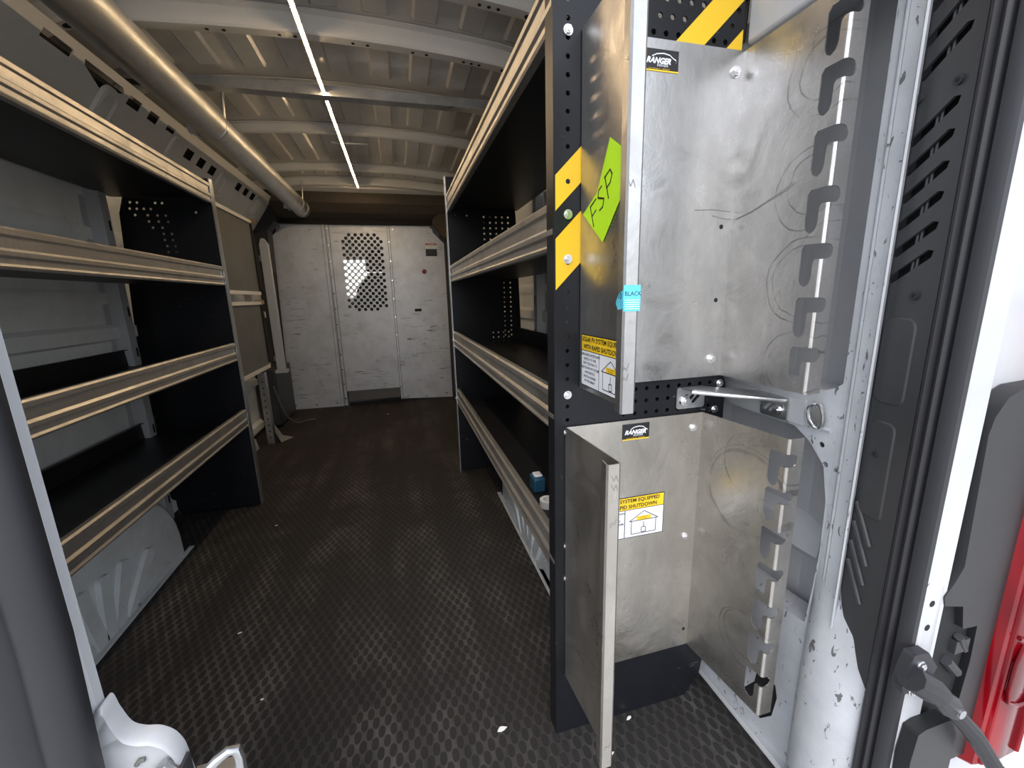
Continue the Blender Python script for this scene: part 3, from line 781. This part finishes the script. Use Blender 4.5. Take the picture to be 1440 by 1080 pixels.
# black pillar trim with slanted vent slots
A = Vector((.706, .470, 0)); B = Vector((.684, .3925, 0)); du = (B - A); Wt = du.length; du.normalize()
t_ = thing('pillar_cover', (.70, .43, .5), 'dark grey plastic pillar cover with slanted vent slots right of the white post', 'trim cover')
hs = []
def slot(z0, z1, u0=.007, u1=.060, r=.0062):
    p, q = Vector((u0, z0)), Vector((u1, z1)); d = (q - p).normalized(); n_ = Vector((-d.y, d.x))
    return [tuple(p - n_ * r), tuple(q - n_ * r), tuple(q + d * r), tuple(q + n_ * r), tuple(p + n_ * r), tuple(p - d * r)]
vz = [1.365, 1.325, 1.285, 1.205, 1.168, 1.131, 1.095, 1.058, 1.022, 1.40, 1.44]
for z in vz: hs.append(slot(z - .014, z + .018))
outl = [(-.008, .62), (-.004, .53), (.012, .46), (.035, .41), (Wt, .36), (Wt, 1.75), (0, 1.75), (0, .80), (-.008, .79), (-.010, .70)]
b_ = MB(); b_.plate(outl, hs, .004, (A.x, A.y, 0), du, (0, 0, 1), 'trim'); cv = b_.build('cover_panel', t_, bevel=.0008)
b_ = MB()
nrm = Vector((-du.y, du.x, 0)); nrm = nrm if nrm.x > 0 else -nrm
b_.loft([[A + nrm * .014 + Vector((0, 0, z)), B + nrm * .014 + Vector((0, 0, z)), B + nrm * .018 + Vector((0, 0, z)), A + nrm * .018 + Vector((0, 0, z))] for z in (.5, 1.74)], 'dark')
for z in vz:
    for k in (.030, .036): b_.tube([A + du * k + nrm * .006 + Vector((0, 0, z - .012)), A + du * k + nrm * .006 + Vector((0, 0, z + .016))], .0022, 6, 'trim')
b_.build('vent_backing', t_)
b_ = MB()
for z in (.50, .535, .57, .605):
    p0 = A + du * .010 - nrm * .002 + Vector((0, 0, z + .05)); p1 = A + du * .046 - nrm * .003 + Vector((0, 0, z - .01))
    b_.tube([p0, p1], .004, 8, 'trim')
b_.loft([[A + du * a - nrm * h + Vector((0, 0, c_)) for a, c_ in rrect(.012 + k, .058 - k, .64 + k, .80 - k, .012, 4)] for k, h in ((0, .001), (.003, .004))], 'trim')
b_.loft([[A + du * a - nrm * h + Vector((0, 0, c_)) for a, c_ in rrect(.008 + k, .062 - k, .825 + k, .955 - k, .014, 4)] for k, h in ((0, .001), (.003, .004))], 'trim')
b_.build('raised_ribs', t_)
for u_, z in ((.060, 1.245), (.008, 1.245), (.050, .985), (.030, .745)):
    p = A + du * u_ - nrm * .002 + Vector((0, 0, z)); bb = MB(); bb.tube([p, p - nrm * .003], .006, 12, 'rubber'); bb.tube([p - nrm * .003, p - nrm * .0035], .003, 8, 'dark'); bb.build('push_clip', t_)

# door weatherstrip: ribbed rubber seal
sl_ = thing('door_seal', (.686, .38, .5), 'long ribbed black rubber seal down the right door opening', 'seal')
prof = [(.6845, .3935), (.679, .3905), (.677, .386), (.681, .3835), (.684, .3815), (.680, .379), (.677, .3745), (.679, .371), (.684, .3695), (.682, .367), (.6775, .364), (.6775, .353), (.681, .3475), (.690, .3475), (.70, .39)]
b_ = MB(); b_.prism(prof, 'z', -.30, 1.75, 'rubber'); b_.build('rubber_strip', sl_, smooth=50)

# outside body: white rear jamb
f_ = MB()
f_.prism([(.688, .352), (.7015, .3485), (.735, .348), (.742, .354), (.752, .372), (.99, .372), (1.01, .42), (.99, .50), (.80, .50), (.80, .45), (.69, .40)], 'z', -.35, 1.75, 'white')
f_.loft([[(x, y, z) for x, z in rrect(.692 + k, .728 - k, .44 + k, .585 - k, .008, 4)] for k, y in ((0, .349), (.004, .346))], 'white')
for x, z in ((.7045, .552), (.7045, .512)): f_.tube([(x, .3462, z), (x, .3452, z)], .0052, 12, 'dark')
struct(f_, 'wall_rear_outside', bevel=.003)

# tail lamp
tl = thing('tail_lamp', (.86, .35, .6), 'tall red tail lamp in a black housing at the right edge of the photo', 'tail lamp')
hp = [(.744, .575), (.758, .600), (.752, .70), (.746, .80), (.752, .825), (.770, .850), (.80, .862), (.875, .865), (.875, .22), (.812, .22), (.816, .33), (.822, .42), (.819, .485), (.786, .488), (.775, .53), (.735, .54), (.729, .556)]
b_ = MB(); b_.plate([(x, z) for x, z in hp], [], .024, (0, .358, 0), (1, 0, 0), (0, 0, 1), 'housing'); b_.build('lamp_housing', tl, bevel=.003)
b_ = MB()
b_.loft([[(.862, .350, z), (.870, .336, z), (.905, .328, z), (.965, .330, z), (.985, .345, z), (.99, .37, z), (.862, .37, z)] for z in (.205, .98)], 'lens')
lens = b_.build('red_lens', tl, bevel=.004)
b_ = MB()
b_.tube([(.884, .3335, .21), (.884, .3335, .97)], .004, 8, 'lens'); b_.tube([(.968, .3315, .21), (.968, .3315, .97)], .005, 8, 'lens')
pts = [(.892, .42), (.908, .43), (.93, .432), (.955, .43)]
b_.tube([(x, .3275, z) for x, z in ((.886, .46), (.905, .452), (.93, .450), (.965, .452))], .003, 8, 'lens')
b_.tube([(x, .3275, z) for x, z in ((.902, .445), (.893, .41), (.892, .36), (.900, .335), (.93, .32), (.965, .318))], .003, 8, 'lens')
b_.build('lens_rib', lens)
b_ = MB(); b_.box(.742, .82, .356, .371, .30, .535, 'dark'); b_.tube([(.79, .350, .47), (.812, .352, .44)], .006, 8, 'trim'); b_.tube([(.775, .352, .43), (.805, .352, .40)], .008, 8, 'trim'); b_.box(.785, .815, .348, .358, .44, .462, 'trim'); b_.build('wire_cavity', tl)

# door check arm
ck = thing('door_check_arm', (.62, .34, .45), 'black door check arm bolted to the white rear jamb below the tail lamp', 'door check')
b_ = MB(); b_.plate([(.648, .44), (.655, .475), (.662, .49), (.69, .487), (.715, .455), (.70, .43), (.655, .425)], [], .014, (0, .338, 0), (1, 0, 0), (0, 0, 1), 'rubber'); b_.build('mount_plate', ck, bevel=.004)
bolt(ck, (.676, .331, .470), (0, -1, 0), .006); bolt(ck, (.668, .331, .428), (0, -1, 0), .005)
b_ = MB(); b_.tube([(.655, .328, .460), (.690, .323, .435), (.715, .320, .415)], [.018, .019, .014], 10, 'rubber'); b_.build('pivot_block', ck)
b_ = MB(); b_.tube([(.700, .318, .425), (.722, .316, .405), (.735, .314, .392)], [.012, .017, .013], 10, 'trim'); b_.tube([(.722, .298, .405), (.722, .332, .405)], .007, 10, 'galv'); b_.build('knuckle', ck)
b_ = MB(); b_.tube([(.730, .314, .395), (.775, .306, .345), (.83, .298, .270), (.86, .29, .235)], [.011, .012, .011, .013], 10, 'rubber'); b_.tube([(.845, .294, .25), (.865, .29, .228)], .015, 12, 'galv'); b_.build('arm', ck)
b_ = MB(); b_.plate([(.70, .34), (.715, .345), (.77, .345), (.79, .31), (.79, .20), (.70, .20), (.695, .29)], [], .02, (0, .338, 0), (1, 0, 0), (0, 0, 1), 'housing'); b_.build('lower_cover', ck, bevel=.004)

# ---------------------------------------------------------------- left rear door (closed half)
ld = MB()
ld.box(-1.02, -.40, .352, .372, -.1, 1.60, 'white')
ld.prism([(-.40, .345), (-.29, .366), (-.284, .374), (-.40, .388)], 'z', -.1, 1.60, 'white')
ld = tag(ld.build('door_1', bevel=.002), kind='structure')
b_ = MB(); pr = [(-.330, .358), (-.332, .345), (-.325, .335), (-.310, .331), (-.300, .334), (-.294, .341), (-.288, .338), (-.277, .342), (-.271, .350), (-.272, .362), (-.278, .367)]
pr = [(x + .004, y) for x, y in pr]; b_.loft([[(x + k, y, z) for x, y in pr] for z, k in ((-.1, -.018), (.45, -.013), (.62, -.005), (.75, 0), (1.60, .001))], 'rubber'); tag(b_.build('door_edge_seal', ld, smooth=60), 'thick black rubber seal on the door edge')
b_ = MB(); b_.sheet([(-.288, .370), (-.280, .378), (-.2795, .386)], .003, 'z', .636, 1.60, 'white'); b_.build('door_flange', ld)
def catmull(P, n=5):
    out = []
    for i in range(len(P)):
        a, b2, c2, d2 = (Vector(P[(i + k) % len(P)]) for k in (-1, 0, 1, 2))
        for k in range(n):
            u_ = k / n
            out.append(tuple(.5 * (2 * b2 + (c2 - a) * u_ + (2 * a - 5 * b2 + 4 * c2 - d2) * u_ ** 2 + (3 * b2 - a - 3 * c2 + d2) * u_ ** 3)))
    return out
lc = catmull([(-.300, .49), (-.228, .49), (-.2275, .575), (-.232, .603), (-.243, .617), (-.256, .622), (-.265, .630), (-.2705, .648), (-.275, .664), (-.290, .640), (-.300, .60)])
b_ = MB(); b_.loft([[(-.265 + (x + .265) * k, y, .57 + (z - .57) * k) for x, z in lc] for y, k in ((.374, .86), (.3715, .95), (.374, 1), (.389, 1))], 'white'); b_.tube([(-.259, .3725, .598), (-.256, .3725, .602), (-.252, .3725, .602)], .0022, 8, 'grey_panel'); b_.build('latch_cover', ld, smooth=60)
b_ = MB(); b_.tube([(-.250, .366, .570), (-.242, .364, .592), (-.236, .366, .598), (-.228, .370, .575)], .005, 8, 'galv'); b_.box(-.245, -.225, .363, .385, .50, .585, 'trim')
b_.build('latch', ld)
b_ = MB(); b_.tube([(-.224, .366, .548), (-.219, .368, .560), (-.211, .371, .570), (-.201, .375, .577), (-.192, .378, .581), (-.186, .380, .579), (-.185, .381, .568), (-.187, .382, .53)], .0045, 10, 'galv'); b_.box(-.225, -.184, .378, .390, .50, .560, 'galv')
tag(b_.build('striker_loop', ld), 'dull metal striker loop')

# ---------------------------------------------------------------- wheel arches
def arch(sx, xin, y0, y1, h, label):
    X = XL + .008 if sx < 0 else XR - .008
    yc, a = (y0 + y1) / 2, (y1 - y0) / 2
    t_ = thing('wheel_arch', ((xin + X) / 2, yc, 0), label, 'wheel arch')
    P = []
    for i in range(25):
        q = PI * i / 24; c_, s_ = math.cos(q), math.sin(q)
        P.append((yc - a * math.copysign(abs(c_) ** .75, c_), h * s_ ** .75))
    b_ = MB(); e = -sx
    b_.loft([[(x, yc + (y - yc) * k, z * k2) for y, z in P] for x, k, k2 in ((X, 1, 1), (xin - e * .03, 1, 1), (xin - e * .008, .985, .985), (xin, .95, .94))], 'wheel')
    # radial U-shaped stampings
    for ang, r0, r1 in ((-78, .16, .40), (-52, .16, .40), (-30, .15, .36), (-10, .12, .34), (8, .12, .33), (26, .14, .35), (48, .16, .38), (72, .18, .40)):
        q = math.radians(ang); d = Vector((math.sin(q), math.cos(q))); n_ = Vector((-d.y, d.x)); cy, cz_ = yc, -.10
        r1 = r1 * (.9 if abs(ang) < 40 else .95)
        ring = [(r0, -1), (r1, -1), (r1 + .012, -.5), (r1 + .012, .5), (r1, 1), (r0, 1), (r0 - .015, .5), (r0 - .015, -.5)]
        lv = []
        for k, dx in ((1, .0), (.85, .013), (.55, .013)):
            lv.append([(xin + e * dx, *(Vector((cy, cz_)) + d * (aa + (.0 if k == 1 else 0)) + n_ * (bb * .027 * k))) for aa, bb in ring])
        if min(p[2] for r_ in lv for p in r_) < .015: lv = [[(x, y, max(.015, z)) for x, y, z in r_] for r_ in lv]
        b_.loft(lv, 'wheel')
    b_.build('arch_shell', t_, smooth=50)
    b_ = MB(); b_.box(min(xin, xin + e * .018), max(xin, xin + e * .018), y0 - .02, y1 + .02, 0.0005, .004, 'wheel'); b_.build('floor_flange', t_)
M_['wheel'] = painted('wheel_arch_paint', (.66, .69, .70), .42, .5, (.08, .08, .09), sscale=22, thr=.72)
arch(-1, -.932, .84, 1.855, .365, 'pale grey wheel arch with stamped ribs under the left shelves')
arch(1, .435, .93, 1.93, .365, 'grey-blue wheel arch half hidden under the right shelves')

# ---------------------------------------------------------------- conduit carrier pipe, cross bar, LED strip
pp = thing('conduit_carrier', (-.72, 2.4, 1.76), 'long silver pipe carrier hung under the roof on the left', 'pipe')
b_ = MB(); b_.tube([(-.72, y, 1.757) for y in (.55, 1.2, 2.0, 3.0, 3.97)], .063, 40, 'pipe'); b_.build('tube', pp)
b_ = MB(); b_.tube([(-.72, 3.955, 1.757), (-.72, 3.99, 1.757), (-.72, 4.035, 1.757), (-.72, 4.045, 1.757)], [.066, .066, .066, .055], 40, 'pipe'); b_.build('end_cap', pp)
for y in (2.245, 3.80):
    b_ = MB(); b_.tube([(-.72, y - .012, 1.757), (-.72, y + .012, 1.757)], .0648, 40, 'galv'); b_.tube([(-.80, y, 1.735), (-.765, y, 1.70)], .006, 8, 'chrome'); b_.box(-.805, -.775, y - .012, y + .012, 1.715, 1.745, 'galv')
    b_.tube([(-.665, y, 1.78), (-.655, y, cz(-.66) - .03)], .006, 8, 'galv'); b_.build('clamp', pp)
cb = MB(); cb.sheet([(2.163, 1.912), (2.165, 1.874), (2.205, 1.870), (2.205, 1.882)], .003, 'x', -.985, .555, 'galv')
cb = cb.build('cross_bar'); tag(cb, 'flat galvanised cross bar under the roof between the side rails', 'bar')
ls = thing('light_strip', (-.235, 2.4, 1.885), 'glowing warm light strip running down the middle of the roof', 'light strip')
b_ = MB(); pts = []
segs = [(1.0, 2.17), (2.222, 3.80)]
for a, c_ in segs: b_.box(-.2465, -.2375, a, c_, 1.8835, 1.8855, 'led')
b_.build('led_strip', ls)
b_ = MB()
for a, c_ in segs: b_.box(-.250, -.234, a, c_, 1.8856, 1.888, 'led_pcb')
b_.box(-.30, -.10, 2.80, 2.815, 1.888, 1.894, 'galv'); b_.build('backing_strip', ls)

# ---------------------------------------------------------------- folded shelves and uprights beyond the left unit
def fold_panel(z0, z1, y0, y1, label):
    t_ = thing('folding_shelf', (-.97, (y0 + y1) / 2, z0), label, 'folding shelf')
    b_ = MB(); b_.loft([[(-.953, y0, z0), (-.953, y1, z0), (-.985, y1 + .0, z0)] + [(-.985, y0, z0)], [(-.953, y0, z1), (-.953, y1, z1), (-.970, y1 + .01, z1)] + [(-.970, y0, z1)]], 'grey_panel'); b_.build('panel', t_, bevel=.002)
    b_ = MB(); b_.box(-.972, -.942, y0, y1 + .015, z1, z1 + .022, 'bow'); b_.build('top_edge', t_)
    b_ = MB(); b_.box(-.986, -.942, y0, y1 + .0, z0 - .022, z0, 'bow'); b_.build('bottom_edge', t_)
    b_ = MB(); b_.prism([(y1 + .001, z0 + .02), (y1 + .001, z1), (y1 + .02, z1), (y1 + .11, z0 + .05), (y1 + .10, z0)], 'x', -1.03, -.945, 'dark'); b_.build('end_flap', t_)
    b_ = MB(); b_.box(-.985, -.938, y1 + .0, y1 + .05, z1 + .002, z1 + .03, 'orange_clip'); tag(b_.build('latch', t_), 'small brass latch')
fold_panel(1.075, 1.535, 2.50, 3.40, 'upper dark grey panel folded against the left wall behind the shelves')
fold_panel(.555, .985, 2.50, 3.37, 'lower dark grey panel folded against the left wall behind the shelves')
up_ = thing('wall_upright', (-.93, 3.59, .45), 'slim white upright between the folded panels and the partition', 'upright')
b_ = MB(); b_.box(-.958, -.898, 3.57, 3.60, .48, 1.42, 'white'); b_.prism([(-.958, 1.42), (-.898, 1.42), (-.923, 1.46), (-.943, 1.46)], 'y', 3.57, 3.60, 'white'); b_.build('post', up_, bevel=.003)
b_ = MB(); b_.box(-.97, -.885, 3.56, 3.62, .455, .48, 'white'); b_.build('foot', up_)
b_ = MB(); b_.box(-1.12, -.958, 3.58, 3.60, 1.30, 1.34, 'galv'); b_.build('fixing', up_); b_ = MB(); b_.box(-1.12, -.958, 3.58, 3.60, .55, .59, 'galv'); b_.build('fixing', up_)
bp = MB(); bp.box(-1.13, -.985, 3.60, 4.08, .02, .47, 'trim'); bp = bp.build('lower_trim', bevel=.01); bp.name = 'corner_cover'
tag(bp, 'dark plastic corner cover at the foot of the partition, left side', 'trim cover')
pu = thing('perforated_upright', (-.96, 3.25, 0), 'galvanised perforated upright standing on the floor below the folded panels', 'upright')
b_ = MB()
hs = [circ(0, .05 + i * .045, .007, 8) for i in range(10)]
b_.plate([(-.02, .0), (.02, .0), (.02, .52), (-.02, .52)], hs, .004, (-.965, 3.20, 0), (1, 0, 0), (0, 0, 1), 'galv')
b_.box(-.987, -.983, 3.20, 3.25, 0, .52, 'galv'); b_.box(-.947, -.943, 3.20, 3.25, 0, .52, 'galv'); b_.build('channel', pu)
b_ = MB(); b_.loft([[(-.935, 3.22, .08), (-.93, 3.36, .005), (-.84, 3.30, .004), (-.90, 3.20, .004)], [(-.94, 3.23, .14), (-.935, 3.28, .09), (-.90, 3.26, .04), (-.915, 3.22, .03)]], 'galv'); b_.build('foot_bracket', pu)
cbl = MB(); cbl.tube([(-.925, 3.30, .40), (-.905, 3.34, .25), (-.90, 3.45, .12), (-.87, 3.60, .03), (-.82, 3.72, .012), (-.76, 3.74, .012)], .006, 6, 'grey_panel')
tag(cbl.build('cable'), 'thin grey cable curling from the upright onto the floor', 'cable')
wa = MB(); wa.loft([[(-1.14, y, z) for y, z in ((2.72, 0.001), (3.12, 0.001), (3.10, .12), (3.0, .20), (2.85, .22), (2.74, .15))], [(-1.02, y, z) for y, z in ((2.75, .001), (3.12, .001), (3.08, .08), (3.0, .13), (2.88, .15), (2.76, .10))]], 'white')
tag(wa.build('wheel_tub_cover', smooth=60), 'small white moulding on the floor behind the left end panel', 'moulding')

# ---------------------------------------------------------------- loose things
rt = thing('tape_roll', (.352, 1.0, .431), 'small white tape roll lying on the lowest right shelf', 'tape roll')
b_ = MB()
b_.loft([[(.352 + r * math.cos(2 * PI * k / 20), .99 + r * math.sin(2 * PI * k / 20), z) for k in range(20)] for r, z in ((.012, .4315), (.022, .4315), (.022, .452), (.012, .452), (.012, .4315))], 'paper', caps=False); b_.build('roll', rt)
bb = MB(); bb.box(.34, .375, 1.07, 1.12, .4315, .475, 'blue_plastic'); bb.box(.345, .37, 1.08, 1.11, .475, .483, 'label_white')
tag(bb.build('plastic_box', bevel=.004), 'small dark blue plastic box on the lowest right shelf near the tape roll', 'box')
scr = [((.375, .655), 'white scrap on the floor right of the lower rack', .006), ((.155, .775), 'thin white scrap on the floor in front of the lower rack', .010),
       ((-.555, 1.285), 'white speck of paper on the floor beside the left wheel arch', .006), ((-.42, 1.02), 'white speck on the dark floor left of centre', .004),
       ((.455, .715), 'white chip on the floor at the foot of the end panel', .007), ((-.62, 1.95), 'pale chip on the floor right of the left end panel', .005),
       ((-.17, 3.72), 'pale chip on the floor near the partition door', .010)]
for (x, y), lab, r in scr:
    b_ = MB(); a0 = random.random() * 6
    b_.loft([[(x + r * (1 + .5 * math.sin(3 * k + a0)) * math.cos(2 * PI * k / 7), y + r * .6 * math.sin(2 * PI * k / 7 + a0 * .2), z) for k in range(7)] for z in (.0005, .002)], 'paper')
    tag(b_.build('paper_scrap'), lab, 'scrap', 'white scraps on the floor')
